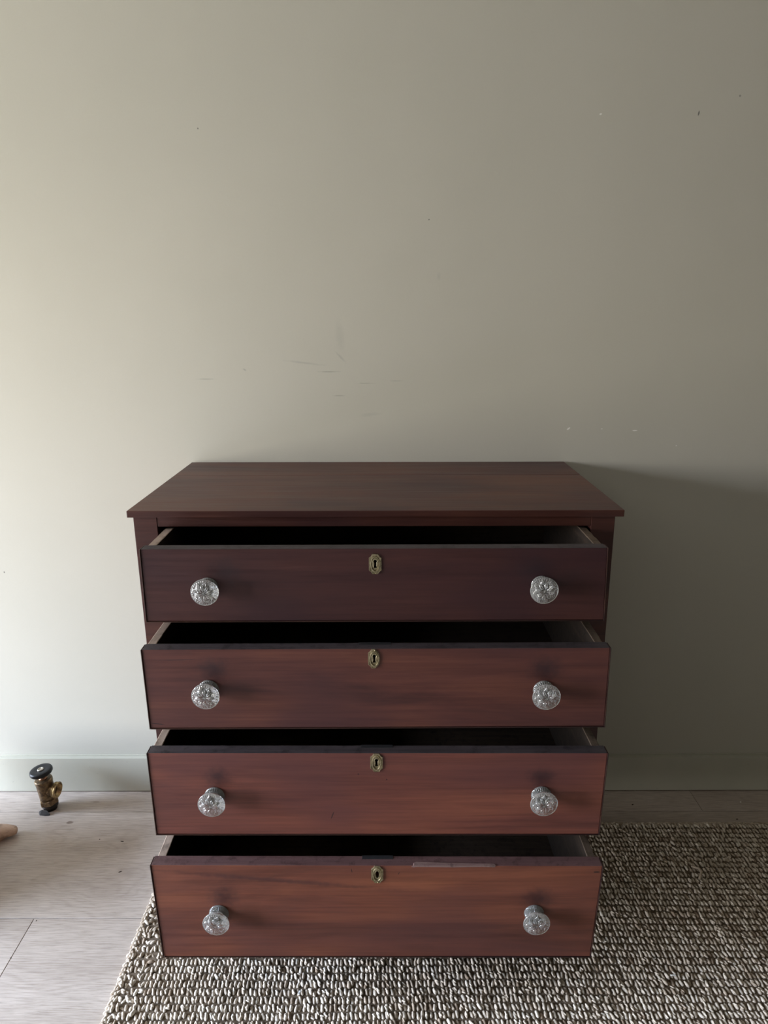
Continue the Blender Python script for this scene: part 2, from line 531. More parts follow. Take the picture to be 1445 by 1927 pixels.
chest = empty('chest_of_drawers', (0.0, -0.25, 0.0),
              'antique dark mahogany chest with four pulled-out drawers and round glass knobs', 'chest of drawers')
O = chest
YF = -0.492                                     # front plane of the case
ZB, ZT = 0.115, 1.0095                          # case bottom / underside of the top
BL, BR, OL, OR = -0.4878, 0.4885, -0.4400, 0.4405

# top of two boards with a fine shrinkage crack between them
TH = 0.0140
bm = bmesh.new(); box(bm, -0.5000, 0.5010, -0.500, -0.1665, ZT, ZT + TH, bevel=0.0015)
paint_faces(obj_bm('top_board', bm, M_TOP, O, origin=(0, -0.33, ZT)), M_CASE, lambda n: n.z < 0.5)
bm = bmesh.new()
hexa(bm, [(-0.4995, -0.1663, ZT), (0.5005, -0.1651, ZT), (0.5005, -0.004, ZT), (-0.4995, -0.004, ZT),
          (-0.4995, -0.1663, ZT + TH), (0.5005, -0.1651, ZT + TH), (0.5005, -0.004, ZT + TH), (-0.4995, -0.004, ZT + TH)], 0.0008)
obj_bm('top_board', bm, M_TOP, O, origin=(0.3, -0.08, ZT))

def case_part(name, b, bev=0.0012, m=M_CASE):
    return boxobj(name, b, m, O, origin=shear(((b[0] + b[1]) / 2, (b[2] + b[3]) / 2, (b[4] + b[5]) / 2)), bevel=bev, f=shear)
case_part('side_panel', (BL, BL + 0.018, YF + 0.024, -0.012, ZB, ZT))
case_part('side_panel', (BR - 0.018, BR, YF + 0.024, -0.012, ZB, ZT))
case_part('front_post', (BL, OL, YF, YF + 0.024, ZB, ZT))
case_part('front_post', (OR, BR, YF, YF + 0.024, ZB, ZT))
case_part('top_rail', (OL, OR, YF + 0.001, YF + 0.024, 0.9880, ZT))
case_part('back_panel', (BL + 0.018, BR - 0.018, -0.024, -0.012, ZB, ZT), m=M_SIDE_IN)
for z0, z1 in ((0.814, 0.834), (0.612, 0.632), (0.388, 0.412)):
    case_part('drawer_rail', (OL, OR, YF + 0.001, -0.03, z0, z1))
case_part('bottom_rail', (OL, OR, YF + 0.001, -0.03, ZB, 0.145))
for sx in (-1, 1):
    xo = BL + 0.028 if sx < 0 else BR - 0.028
    for fy, zb in ((YF + 0.028, 0.0135), (-0.045, 0.0)):
        V, F = lathe([(0.013, zb), (0.015, zb + 0.006), (0.019, zb + 0.03), (0.024, 0.075), (0.018, 0.086), (0.025, 0.098), (0.025, ZB)], 24, base=(xo + 0.002, fy, 0))
        obj('foot', V, F, M_CASE, O, origin=(xo, fy, zb), smooth=True)

# ---- knob: pressed flower face, narrow neck (axis = -y), built once
R_K = 0.0258
def knob_face(r, t):
    q = r / R_K
    h = 0.0045 * (1 - q * q)                    # slight dome
    if q < 0.84:
        c8 = math.cos(8 * t / 2)                  # eight pointed petals, eight smaller ones between
        w1 = 0.55 * math.sin(math.pi * min(1.0, max(0.0, (q - 0.08) / 0.62))) + 1e-4
        d1 = abs(((t * 8 / (2 * math.pi)) + 0.5) % 1 - 0.5) / w1
        w2 = 0.42 * math.sin(math.pi * min(1.0, max(0.0, (q - 0.42) / 0.42))) + 1e-4
        d2 = abs(((t * 8 / (2 * math.pi))) % 1 - 0.5) / w2
        if d1 < 1 and q < 0.70:
            h += 0.0046 * math.sqrt(1 - d1 * d1) * math.sin(math.pi * (q - 0.04) / 0.72) * (1 - 0.45 * math.exp(-(d1 / 0.16) ** 2))
        elif d2 < 1 and q > 0.42:
            h += 0.0032 * math.sqrt(1 - d2 * d2) * (0.75 + 0.25 * math.cos(40 * t))
        h += 0.0026 * math.exp(-(q / 0.11) ** 2)
    if 0.76 < q < 0.93:
        h += 0.0016 * math.sin(math.pi * (q - 0.76) / 0.17) * (0.5 + 0.5 * math.cos(32 * t))
    if q > 0.93:
        h += 0.0010 * math.sin(math.pi * min(1, (q - 0.93) / 0.07))
    return h
def build_knob():
    n = 144
    prof = []                                    # (r, h) from neck to rim, then the face inwards
    back = [(0.0095, 0.006), (0.0090, 0.010), (0.0105, 0.015), (0.0160, 0.0205), (0.0225, 0.0225), (0.0250, 0.0240), (R_K, 0.0255), (R_K, 0.0275)]
    V, F = lathe(back, n, axis=(0, -1, 0), relief=lambda k, r, h, t: (r * (1 + (0.045 * math.cos(24 * t) if k in (3, 4) else 0)), h), cap=False)
    nb = len(back)
    rings = 30
    rs = [R_K * (1 - (k / rings)) for k in range(1, rings)]
    Vf, Ff = lathe([(r, 0) for r in rs], n, axis=(0, -1, 0), relief=lambda k, r, h, t: (r, 0.0275 + knob_face(r, t)), cap=False)
    off = len(V)
    V += Vf
    F += [tuple(i + off for i in f) for f in Ff]
    for i in range(n):
        j = (i + 1) % n
        F.append(((nb - 1) * n + i, (nb - 1) * n + j, off + j, off + i))
    V.append(Vector((0, -(0.0275 + knob_face(0, 0)), 0)))
    c = len(V) - 1
    last = off + (len(rs) - 1) * n
    for i in range(n):
        F.append((last + i, last + (i + 1) % n, c))
    F.append(tuple(range(n))[::-1])
    me = bpy.data.meshes.new('knob')
    me.from_pydata([tuple(v) for v in V], [], F); me.update()
    bm = bmesh.new(); bm.from_mesh(me); bmesh.ops.recalc_face_normals(bm, faces=bm.faces); bm.to_mesh(me); bm.free()
    me.polygons.foreach_set('use_smooth', [True] * len(me.polygons))
    me.materials.append(M_GLASS)
    return me
def build_collar():
    n = 144
    prof = [(0.0185, 0.0), (0.0196, 0.0010), (0.0193, 0.0024), (0.0180, 0.0030), (0.0172, 0.0036), (0.0150, 0.0058), (0.0122, 0.0082), (0.0105, 0.0105)]
    V, F = lathe(prof, n, axis=(0, -1, 0), relief=lambda k, r, h, t: (r * (1 + (0.05 * math.cos(28 * t) if k in (4, 5, 6) else 0)), h + (0.0008 * math.cos(28 * t) if k in (4, 5, 6) else 0)))
    me = bpy.data.meshes.new('knob_collar')
    me.from_pydata([tuple(v) for v in V], [], F); me.update()
    bm = bmesh.new(); bm.from_mesh(me); bmesh.ops.recalc_face_normals(bm, faces=bm.faces); bm.to_mesh(me); bm.free()
    me.polygons.foreach_set('use_smooth', [True] * len(me.polygons))
    me.materials.append(M_GLASS)
    return me
ME_KNOB, ME_COLLAR = build_knob(), build_collar()

# ---- escutcheon: polar relief with a real keyhole opening
def r_key(t, round_hole=False):
    if round_hole:
        return 1 / math.sqrt((math.cos(t) / 0.0036) ** 2 + (math.sin(t) / 0.0080) ** 2)
    best = 0.0
    # star-shaped union of a top disc, a shank and a flared foot, by marching outwards
    k = 0
    r = 0.0
    while r < 0.012:
        x, z = r * math.cos(t), r * math.sin(t)
        inside = (x * x + (z - 0.0050) ** 2 < 0.0033 ** 2) or (abs(x) < 0.0019 + max(0.0, -z - 0.003) * 0.35 and -0.0075 < z < 0.006)
        if not inside:
            break
        r += 0.0001
    return max(r, 0.0012)
def r_oval(t, a, b):
    return 1 / math.sqrt((math.cos(t) / a) ** 2 + (math.sin(t) / b) ** 2)
def r_plate(t, broken=False):
    w, h, c = 0.0117, 0.0195, 0.0062            # half size, cut corners slightly concave
    ct, st = abs(math.cos(t)), abs(math.sin(t))
    r = min(w / max(ct, 1e-6), h / max(st, 1e-6))
    x, z = r * ct, r * st
    # corner line from (w, h-c*1.15) to (w-c, h)
    p, q = (w, h - c * 1.15), (w - c, h)
    nx, nz = (q[1] - p[1]), -(q[0] - p[0])
    d = (p[0] * nx + p[1] * nz) / max(1e-9, ct * nx + st * nz)
    if x > w - c and z > h - c * 1.15:
        u = min(1, max(0, (d * ct - q[0]) / (p[0] - q[0])))
        r = min(r, d - 0.0011 * math.sin(math.pi * u))
    if broken and math.cos(t) > 0.12:
        r = min(r, r_oval(t, 0.0104, 0.0175))
    return r
def escutcheon(cx, y, cz, parent, variant):
    n = 96
    ang = [2 * math.pi * i / n for i in range(n)]
    rows_ = []
    rk = [r_key(t, variant == 3) for t in ang]
    po = [r_plate(t, variant == 1) for t in ang]
    def ring(rf, h):
        rows_.append([(rf(i), h) for i in range(n)])
    OVA, OVB = 0.0086, 0.0150
    ring(lambda i: rk[i], -0.004)
    ring(lambda i: rk[i], 0.0016)
    ring(lambda i: rk[i] + 0.35 * (r_oval(ang[i], 0.0066, 0.0126) - rk[i]), 0.0020)
    ring(lambda i: r_oval(ang[i], 0.0068, 0.0128), 0.0009)
    ring(lambda i: r_oval(ang[i], 0.0076, 0.0138), 0.0030)
    ring(lambda i: r_oval(ang[i], OVA, OVB), 0.0028)
    ring(lambda i: min(po[i] * 0.93, r_oval(ang[i], 0.0092, 0.0157)), 0.0008)
    ring(lambda i: po[i] - 0.0013, 0.0009)
    ring(lambda i: po[i] - 0.0009, 0.0022)
    ring(lambda i: po[i] - 0.0002, 0.0021)
    ring(lambda i: po[i], 0.0)
    V, F = [], []
    for row in rows_:
        for (r, h), t in zip(row, ang):
            V.append((cx + r * math.cos(t), y - h, cz + r * math.sin(t)))
    for k in range(len(rows_) - 1):
        for i in range(n):
            j = (i + 1) % n
            F.append((k * n + i, k * n + j, (k + 1) * n + j, (k + 1) * n + i))
    o = obj('escutcheon', V, F, M_BRASS, parent, origin=(cx, y, cz))
    if variant in (0, 3, 1):                     # small round pin
        zz = cz - 0.0178 if variant != 1 else cz + 0.0172
        V, F = lathe([(0.0011, 0.0), (0.0011, 0.0022), (0.0007, 0.0031), (0.0002, 0.0034)], 12, axis=(0, -1, 0), base=(cx + 0.001, y, zz))
        obj('escutcheon_pin', V, F, M_BRASS, parent, origin=(cx, y, zz), smooth=True)
    return rk, ang

def cut_key(o, cx, y, cz, rk, ang):
    """bore the keyhole into the drawer front"""
    n = len(ang)
    w = Vector(o['w_origin'])
    V = [(cx + (rk[i] + 0.0001) * math.cos(ang[i]) - w.x, y - 0.003 - w.y, cz + (rk[i] + 0.0001) * math.sin(ang[i]) - w.z) for i in range(n)]
    V += [(v[0], v[1] + 0.022, v[2]) for v in V]
    F = [tuple(range(n)), tuple(range(2 * n - 1, n - 1, -1))]
    F += [(i, n + i, n + (i + 1) % n, (i + 1) % n) for i in range(n)]
    me = bpy.data.meshes.new('bore'); me.from_pydata(V, [], F); me.update()
    bmx = bmesh.new(); bmx.from_mesh(me); bmesh.ops.recalc_face_normals(bmx, faces=bmx.faces); bmx.to_mesh(me); bmx.free()
    c = bpy.data.objects.new('bore', me); COL.objects.link(c)
    c.matrix_world = Matrix.Translation(w)
    loc, par = o.location.copy(), o.parent
    o.parent = None; o.location = w
    md = o.modifiers.new('b', 'BOOLEAN'); md.operation = 'DIFFERENCE'; md.object = c; md.solver = 'EXACT'
    bpy.context.view_layer.update()
    dg = bpy.context.evaluated_depsgraph_get()
    new = bpy.data.meshes.new_from_object(o.evaluated_get(dg))
    o.modifiers.clear()
    new.name = o.name
    o.data = new
    o.parent = par; o.location = loc
    bpy.data.objects.remove(c, do_unlink=True)

# ---- drawers: corners of each front in the plane y = -D (x, z), measured per drawer
DR = [
    (0.6282, (-0.4338, 0.9853), (0.4318, 0.9865), (-0.4346, 0.8395), (0.4358, 0.8409)),
    (0.6771, (-0.4319, 0.8065), (0.4364, 0.8086), (-0.4299, 0.6404), (0.4381, 0.6433)),
    (0.7044, (-0.4306, 0.6065), (0.4400, 0.6045), (-0.4285, 0.4234), (0.4370, 0.4219)),
    (0.7353, (-0.4349, 0.3800), (0.4396, 0.3765), (-0.4286, 0.1572), (0.4319, 0.1559)),
]
KN = [[(-0.3119, 0.9107), (0.3120, 0.9130)], [(-0.3114, 0.7252), (0.3163, 0.7228)],
      [(-0.3082, 0.5128), (0.3180, 0.5134)], [(-0.3088, 0.2667), (0.3113, 0.2661)]]
ES = [(0.0016, 0.9562), (-0.0002, 0.7881), (0.0029, 0.5858), (0.0034, 0.3586)]
FT = 0.025                                       # front thickness
DL = 0.455                                       # drawer length front to back
TS = 0.0160                                      # side thickness
def lerp(a, b, t):
    return a + (b - a) * t
def wavy_side(x0, x1, y0, y1, z0a, z1a, amp, seed):
    """side board whose worn top edge dips a little"""
    r = random.Random(seed)
    bm = bmesh.new()
    n = 26
    prev = None
    rings = []
    for k in range(n + 1):
        y = lerp(y0, y1, k / n)
        dz = -abs(r.gauss(0, amp)) * (0.4 + 0.6 * math.sin(k * 0.9 + seed) ** 2)
        dx = r.gauss(0, amp * 0.35)
        c = [(x0, y, z0a), (x1, y, z0a), (x1 + (dx if seed % 2 else 0), y, z1a + dz - 0.0008), (x1 - 0.0012 + dx * 0.5, y, z1a + dz), (x0 + 0.0012, y, z1a + dz * 0.5), (x0, y, z1a + dz * 0.5 - 0.001)]
        rings.append([bm.verts.new(p) for p in c])
    for a, b in zip(rings[:-1], rings[1:]):
        for i in range(6):
            j = (i + 1) % 6
            bm.faces.new((a[i], a[j], b[j], b[i]))
    bm.faces.new(rings[0][::-1]); bm.faces.new(rings[-1])
    return bm

for k, (D, TL, TR, B_L, B_R) in enumerate(DR):
    y = -D
    yb = y + DL
    xl, xr = (TL[0] + B_L[0]) / 2, (TR[0] + B_R[0]) / 2
    zt, zb = (TL[1] + TR[1]) / 2, (B_L[1] + B_R[1]) / 2
    sx0, sx1 = max(xl, -0.4315) + 0.002, min(xr, 0.4335) - 0.002
    og = (0, y + DL / 2, zb)
    # drawer body: bottom board and back board
    bm = bmesh.new()
    box(bm, sx0 + TS, sx1 - TS, y + FT, yb, zb + 0.008, zb + 0.016)
    box(bm, sx0 + TS, sx1 - TS, yb - 0.012, yb, zb + 0.016, zt - 0.02)
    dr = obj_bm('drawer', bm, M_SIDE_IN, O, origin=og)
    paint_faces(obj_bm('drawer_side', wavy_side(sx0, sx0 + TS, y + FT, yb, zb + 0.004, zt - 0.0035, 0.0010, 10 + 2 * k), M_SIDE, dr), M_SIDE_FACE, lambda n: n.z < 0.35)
    paint_faces(obj_bm('drawer_side', wavy_side(sx1 - TS, sx1, y + FT, yb, zb + 0.004, zt - 0.0035, 0.0012, 11 + 2 * k), M_SIDE_SHADED, dr), M_SIDE_FACE, lambda n: n.z < 0.35)
    # show front, slightly out of square as in the photograph; bead strip stands round it
    bd = 0.0022
    tl, tr, bl, br = (TL[0] + bd, TL[1]), (TR[0] - bd, TR[1]), (B_L[0] + bd, B_L[1] + bd), (B_R[0] - bd, B_R[1] + bd)
    bm = bmesh.new()
    hexa(bm, [(bl[0], y, bl[1]), (br[0], y, br[1]), (br[0], y + FT, br[1]), (bl[0], y + FT, bl[1]),
              (tl[0], y, tl[1]), (tr[0], y, tr[1]), (tr[0], y + FT, tr[1]), (tl[0], y + FT, tl[1])], 0.0009)
    ex, ez = ES[k]
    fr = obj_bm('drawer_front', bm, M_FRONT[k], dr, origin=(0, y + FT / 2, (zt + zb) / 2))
    paint_faces(fr, M_TOP_SHEEN if k < 3 else M_TOP_SHEEN_LOW, lambda n: n.z > 0.8)
    rk, ang = escutcheon(ex, y, ez, dr, k)
    cut_key(fr, ex, y, ez, rk, ang)
    # cock bead: left, right and bottom strips
    def strip(p, q, p2, q2):
        bmx = bmesh.new()
        y0, y1 = y - 0.0018, y + FT - 0.002
        hexa(bmx, [(p[0], y0, p[1]), (q[0], y0, q[1]), (q[0], y1, q[1]), (p[0], y1, p[1]),
                   (p2[0], y0, p2[1]), (q2[0], y0, q2[1]), (q2[0], y1, q2[1]), (p2[0], y1, p2[1])], 0.0006)
        return obj_bm('cock_bead', bmx, M_EDGE, dr)
    g = 0.0004
    strip((B_L[0], B_L[1]), (B_L[0] + bd - g, B_L[1]), (TL[0], TL[1]), (TL[0] + bd - g, TL[1]))
    strip((B_R[0] - bd + g, B_R[1]), (B_R[0], B_R[1]), (TR[0] - bd + g, TR[1]), (TR[0], TR[1]))
    strip((B_L[0] + bd, B_L[1]), (B_R[0] - bd, B_R[1]), (B_L[0] + bd, B_L[1] + bd - g), (B_R[0] - bd, B_R[1] + bd - g))
    for kx, kz in KN[k]:
        o = link('knob', ME_KNOB, dr, Vector((kx, y, kz)))
        o.rotation_euler = (0, rnd.uniform(-0.5, 0.5), 0)
        c = link('knob_collar', ME_COLLAR, dr, Vector((kx, y, kz)))
        c.rotation_euler = (0, rnd.uniform(-0.5, 0.5), 0)
    # lock let into the top edge
    if k > 0:
        yy = y + FT
        bm = bmesh.new()
        box(bm, ex - 0.030, ex + 0.031, yy - 0.0085, yy + 0.0012, zt - 0.030, zt + 0.0008, bevel=0.0005)
        obj_bm('lock_plate', bm, M_IRON, dr)

# bare strip where veneer broke off along the bottom drawer's top edge
D4 = [o for o in bpy.data.objects if o.name.startswith('drawer') and o.parent == chest and o.name.split('.')[0] == 'drawer'][-1]
y, z = -0.7353, 0.3783
pts = [(0.068, 0.0004, -0.0035), (0.074, 0.0065, 0.0), (0.079, 0.0095, 0.0), (0.15, 0.0060, 0.0), (0.205, 0.0045, 0.0), (0.229, 0.0038, 0.0), (0.231, 0.0008, 0.0)]
bm = bmesh.new()
topv = [bm.verts.new((px, y + dy, z + dz + 0.0004)) for px, dy, dz in pts]
frv = [bm.verts.new((px, y - 0.0004, z - 0.0030 - 0.0012 * (i % 2))) for i, (px, dy, dz) in enumerate(pts)]
frt = [bm.verts.new((px, y - 0.0004, z + dz + 0.0002)) for i, (px, dy, dz) in enumerate(pts)]
for i in range(len(pts) - 1):
    bm.faces.new((topv[i], topv[i + 1], frt[i + 1], frt[i]))
    bm.faces.new((frt[i], frt[i + 1], frv[i + 1], frv[i]))
ch = obj_bm('veneer_chip', bm, M_RAW, D4)
ch['label'] = 'bare splintered strip where veneer broke away'

# ------------------------------------------------------------------ jute rug
ZR = 0.013
RX0, RX1, RY0, RY1 = -0.556, 1.62, -1.30, -0.172
def jute():
    m, nt, b = mat_base('jute_yarn', rough=0.9, spec=0.2)
    at = nd(nt, 'ShaderNodeAttribute'); at.attribute_name = 'tone'
    pos = nd(nt, 'ShaderNodeNewGeometry').outputs['Position']
    n1 = noise(nt, pos, 7.0, 4.0, 0.6)
    fib = noise(nt, mapping(nt, pos, scale=(1, 0.55, 1), rot=(0, 0, 0.6)), 900.0, 3.0, 0.6)
    col = ramp(nt, at.outputs['Fac'], [(0.0, (0.36, 0.28, 0.21)), (0.35, (0.60, 0.52, 0.43)), (0.75, (0.74, 0.67, 0.58)), (1.0, (0.84, 0.78, 0.69))])
    k = ramp(nt, n1, [(0.3, (0.86, 0.84, 0.80)), (0.7, (1.06, 1.06, 1.06))])
    col = mixc(nt, 1.0, col, k, 'MULTIPLY')
    k2 = ramp(nt, fib, [(0.35, (0.72, 0.70, 0.68)), (0.65, (1.12, 1.12, 1.12))])
    col = mixc(nt, 1.0, col, k2, 'MULTIPLY')
    nt.links.new(col, b.inputs['Base Color'])
    bump(nt, b, fib, 0.5, 0.0015)
    return m
M_JUTE = jute()
M_JUTE_BACK = raw_wood('jute_backing', (0.10, 0.075, 0.05), (0.18, 0.135, 0.095), 2.0, 'x', 0.95)
rug = boxobj('woven_rug', (RX0 + 0.006, RX1 - 0.006, RY0 + 0.006, RY1 - 0.006, 0.0005, 0.0065), M_JUTE_BACK, origin=((RX0 + RX1) / 2, (RY0 + RY1) / 2, 0), bevel=0.001)
tag(rug, 'chunky woven natural jute rug on the floor under the front of the chest', 'rug')

rs = np.random.RandomState(3)
def blob_template(rings=5, seg=6):
    """a yarn bump: tapered capsule along local y, unit size"""
    V = [(0, -1, 0)]
    for a in np.linspace(-0.8, 0.8, rings - 1):
        rr = math.sqrt(max(0.0, 1 - abs(a) ** 2.6)) * 0.98
        for i in range(seg):
            t = 2 * math.pi * i / seg
            V.append((rr * math.cos(t), a, rr * math.sin(t)))
    V.append((0, 1, 0))
    F = []
    for i in range(seg):
        F.append((0, 1 + (i + 1) % seg, 1 + i))
    for k in range(rings - 2):
        for i in range(seg):
            a, b_ = 1 + k * seg + i, 1 + k * seg + (i + 1) % seg
            F.append((a, b_, b_ + seg)); F.append((a, b_ + seg, a + seg))
    l = len(V) - 1
    base = 1 + (rings - 2) * seg
    for i in range(seg):
        F.append((base + i, base + (i + 1) % seg, l))
    return np.array(V, float), np.array(F, int)
TV, TF = blob_template()
def yarn_mesh(name, insts):
    """insts rows: x, y, z, half-width, half-length, half-height, yaw, lift, tone"""
    A = np.array(insts, float)
    n = len(A)
    V = np.repeat(TV[None], n, 0)
    V = V * A[:, None, [3, 4, 5]]
    V[:, :, 0] += A[:, None, 3] * 0.35 * np.sin(TV[None, :, 1] * 2.2)     # s-curve of the ply
    V[:, :, 2] += V[:, :, 1] * A[:, None, 7]
    c, s = np.cos(A[:, 6])[:, None], np.sin(A[:, 6])[:, None]
    x = V[:, :, 0] * c - V[:, :, 1] * s
    y = V[:, :, 0] * s + V[:, :, 1] * c
    V[:, :, 0], V[:, :, 1] = x, y
    V += rs.normal(0, 0.00028, V.shape)
    V += A[:, None, :3]
    V[:, :, 2] = np.maximum(V[:, :, 2], 0.0006)
    nv, nf = len(TV), len(TF)
    F = (TF[None] + (np.arange(n) * nv)[:, None, None]).reshape(-1, 3)
    me = bpy.data.meshes.new(name)
    me.vertices.add(n * nv)
    o3 = np.array(rug['w_origin'])
    me.vertices.foreach_set('co', (V.reshape(-1, 3) - o3).ravel())
    me.loops.add(len(F) * 3)
    me.loops.foreach_set('vertex_index', F.ravel().astype(np.int32))
    me.polygons.add(len(F))
    me.polygons.foreach_set('loop_start', np.arange(0, len(F) * 3, 3, dtype=np.int32))
    me.polygons.foreach_set('loop_total', np.full(len(F), 3, dtype=np.int32))
    me.polygons.foreach_set('use_smooth', np.ones(len(F), dtype=bool))
    at = me.attributes.new('tone', 'FLOAT', 'POINT')
    at.data.foreach_set('value', np.repeat(np.clip(A[:, 8], 0, 1), nv))
    me.update(calc_edges=True)
    me.materials.append(M_JUTE)
    return me
ins = []
ROW, COLW = 0.0180, 0.0182
nrow = int((RY1 - RY0) / ROW)
ncol = int((RX1 - RX0) / COLW)
rowtone = rs.normal(0, 0.05, nrow)
for j in range(nrow):
    y = RY1 - (j + 0.5) * ROW
    xo = rs.normal(0, 0.0008)
    for i in range(ncol):
        x = RX0 + (i + 0.5) * COLW + xo
        wav = 0.0012 * math.sin(x * 9 + j * 0.2) + 0.0014 * math.sin(x * 3.3)
        t0 = 0.5 + rowtone[j] + rs.normal(0, 0.16)
        edge = i < 3
        for h in (-1, 1):
            jit = rs.normal(0, 0.0007, 3)
            sl = 0.50 + rs.normal(0, 0.18)
            if edge:
                sl += rs.normal(0.0, 0.6)
                jit = jit * 1.8
            ins.append((x + h * 0.0043 + jit[0], y + wav + jit[1] + h * 0.0010, 0.0070 + jit[2] * 1.3, 0.0037 + abs(rs.normal(0, 0.0005)), 0.0079 + rs.normal(0, 0.0006), 0.0041 + rs.normal(0, 0.0005), sl, rs.normal(0, 0.10), t0 + rs.normal(0, 0.15)))
            if rs.rand() < 0.45:                             # a lighter ply twisted across the stitch
                ins.append((x + h * 0.0043 + jit[0] + rs.normal(0, 0.001), y + wav + rs.normal(0, 0.003), 0.0098 + jit[2], 0.0020, 0.0050, 0.0024, sl + 0.35 + rs.normal(0, 0.2), rs.normal(0, 0.1), t0 + 0.15))
me = yarn_mesh('stitches', ins)
st = link('stitches', me, rug, Vector(rug['w_origin']), kind='stuff')
# bound edges: braided plies running along the border
ins = []
def border(x, y, yaw):
    ins.append((x + rs.normal(0, 0.0008), y + rs.normal(0, 0.0008), 0.0058, 0.0044, 0.0085, 0.0050, yaw + rs.normal(0, 0.25), 0, 0.33 + rs.normal(0, 0.13)))
yy = RY0
while yy < RY1:
    border(RX0 - 0.001, yy, 0.75); border(RX0 - 0.004, yy + 0.006, -0.6)
    yy += 0.0115
xx = RX0
while xx < RX1:
    border(xx, RY1 + 0.001, 1.57 - 0.6); border(xx + 0.006, RY1 + 0.003, 1.57 + 0.6)
    xx += 0.0115
me = yarn_mesh('border_braid', ins)
link('border_braid', me, rug, Vector(rug['w_origin']), kind='stuff')
# one pulled loop of yarn
def tube(points, rad, seg=8):
    V, F = [], []
    P = [Vector(p) for p in points]
    for k, p in enumerate(P):
        d = (P[min(k + 1, len(P) - 1)] - P[max(k - 1, 0)]).normalized()
        a = Vector((0, 0, 1)) if abs(d.z) < 0.9 else Vector((1, 0, 0))
        u = d.cross(a).normalized(); w = d.cross(u)
        r = rad[k] if isinstance(rad, (list, tuple)) else rad
        for i in range(seg):
            t = 2 * math.pi * i / seg
            V.append(p + (u * math.cos(t) + w * math.sin(t)) * r)
    for k in range(len(P) - 1):
        for i in range(seg):
            j = (i + 1) % seg
            F.append((k * seg + i, k * seg + j, (k + 1) * seg + j, (k + 1) * seg + i))
    F.append(tuple(range(seg))[::-1]); F.append(tuple((len(P) - 1) * seg + i for i in range(seg)))
    return V, F
V, F = tube([(0.820, -0.335, 0.011), (0.824, -0.343, 0.016), (0.832, -0.350, 0.018), (0.833, -0.362, 0.017), (0.826, -0.372, 0.015), (0.820, -0.380, 0.011)], 0.0032)
lp = obj('loose_loop', V, F, M_JUTE, rug, smooth=True)
lp.data.attributes.new('tone', 'FLOAT', 'POINT').data.foreach_set('value', [0.25] * len(lp.data.vertices))
lp['label'] = 'pulled dark loop of yarn'

# ------------------------------------------------------------------ radiator valve stub
VX, VY = -0.970, -0.090
ax = Vector((-0.10, -0.02, 1.0)).normalized()
b0 = Vector((VX, VY, 0.0))
def ap(h):
    return b0 + ax * h
valve = empty('radiator_valve', (VX, VY, 0), 'old brass radiator valve with black handwheel standing on the floor by the baseboard', 'valve')
def lat(name, prof, mat, n=40, axis=ax, base=b0, smooth=True, cap=True):
    V, F = lathe(prof, n, axis=axis, base=base, cap=cap)
    o = obj(name, V, F, mat, valve, origin=Vector(base) + Vector(axis).normalized() * prof[0][1], smooth=smooth)
    return o
M_BLACK, nt, b = mat_base('black_handwheel', (0.006, 0.0065, 0.008), 0.38, 0.0, 0.35)
M_NUTDARK = brass('dark_iron_nut', (0.06, 0.05, 0.045), (0.02, 0.018, 0.016), 0.4, 80.0)
M_STEEL = brass('dull_steel', (0.55, 0.52, 0.46), (0.30, 0.27, 0.22), 0.3, 200.0)
lat('pipe_stub', [(0.0165, -0.004), (0.0165, 0.008), (0.0215, 0.0085), (0.0225, 0.013), (0.0220, 0.0205)], M_NUTDARK)
V, F = lathe([(0.0255, 0.0205), (0.0270, 0.022), (0.0270, 0.035), (0.0245, 0.0385)], 6, axis=ax, base=b0)
obj('hex_nut', V, F, M_VALVE, valve, origin=ap(0.02))
lat('valve_body', [(0.0225, 0.036), (0.0228, 0.050), (0.0232, 0.070), (0.0234, 0.090), (0.0244, 0.092), (0.0246, 0.1005), (0.0236, 0.1025), (0.0215, 0.1030), (0.010, 0.1034)], M_VALVE)
lat('valve_stem', [(0.0115, 0.103), (0.0110, 0.1075), (0.0070, 0.1090), (0.0066, 0.119), (0.0078, 0.1195), (0.0078, 0.124)], brass('copper_stem', (0.45, 0.25, 0.15), (0.18, 0.09, 0.05), 0.35, 150.0))
lat('handwheel', [(0.010, 0.1215), (0.024, 0.1205), (0.0290, 0.1220), (0.0315, 0.1260), (0.0316, 0.1300), (0.0300, 0.1340), (0.0270, 0.1355), (0.018, 0.1350), (0.0105, 0.1342)], M_BLACK, 56)
lat('wheel_screw', [(0.0088, 0.1330), (0.0092, 0.1358), (0.0080, 0.1372), (0.0052, 0.1374), (0.0046, 0.1358), (0.0030, 0.1360)], M_STEEL, 32)
oax = Vector((1.0, -0.10, -0.05)).normalized()
ob = ap(0.068)
lat('outlet_branch', [(0.0205, 0.008), (0.0185, 0.020), (0.0175, 0.025), (0.0190, 0.0275)], M_VALVE, 40, oax, ob)
# hollow threaded end
prof = [(0.0190, 0.0262)]
for q in range(4):
    prof += [(0.0228, 0.0268 + q * 0.0016), (0.0219, 0.0276 + q * 0.0016)]
prof += [(0.0234, 0.0336), (0.0236, 0.0368), (0.0226, 0.0378), (0.0200, 0.0378), (0.0192, 0.0370), (0.0188, 0.0290), (0.0120, 0.0275), (0.001, 0.0272)]
lat('outlet_rim', prof, brass('worn_brass_rim', (0.50, 0.36, 0.17), (0.16, 0.10, 0.05), 0.33, 120.0), 48, oax, ob)
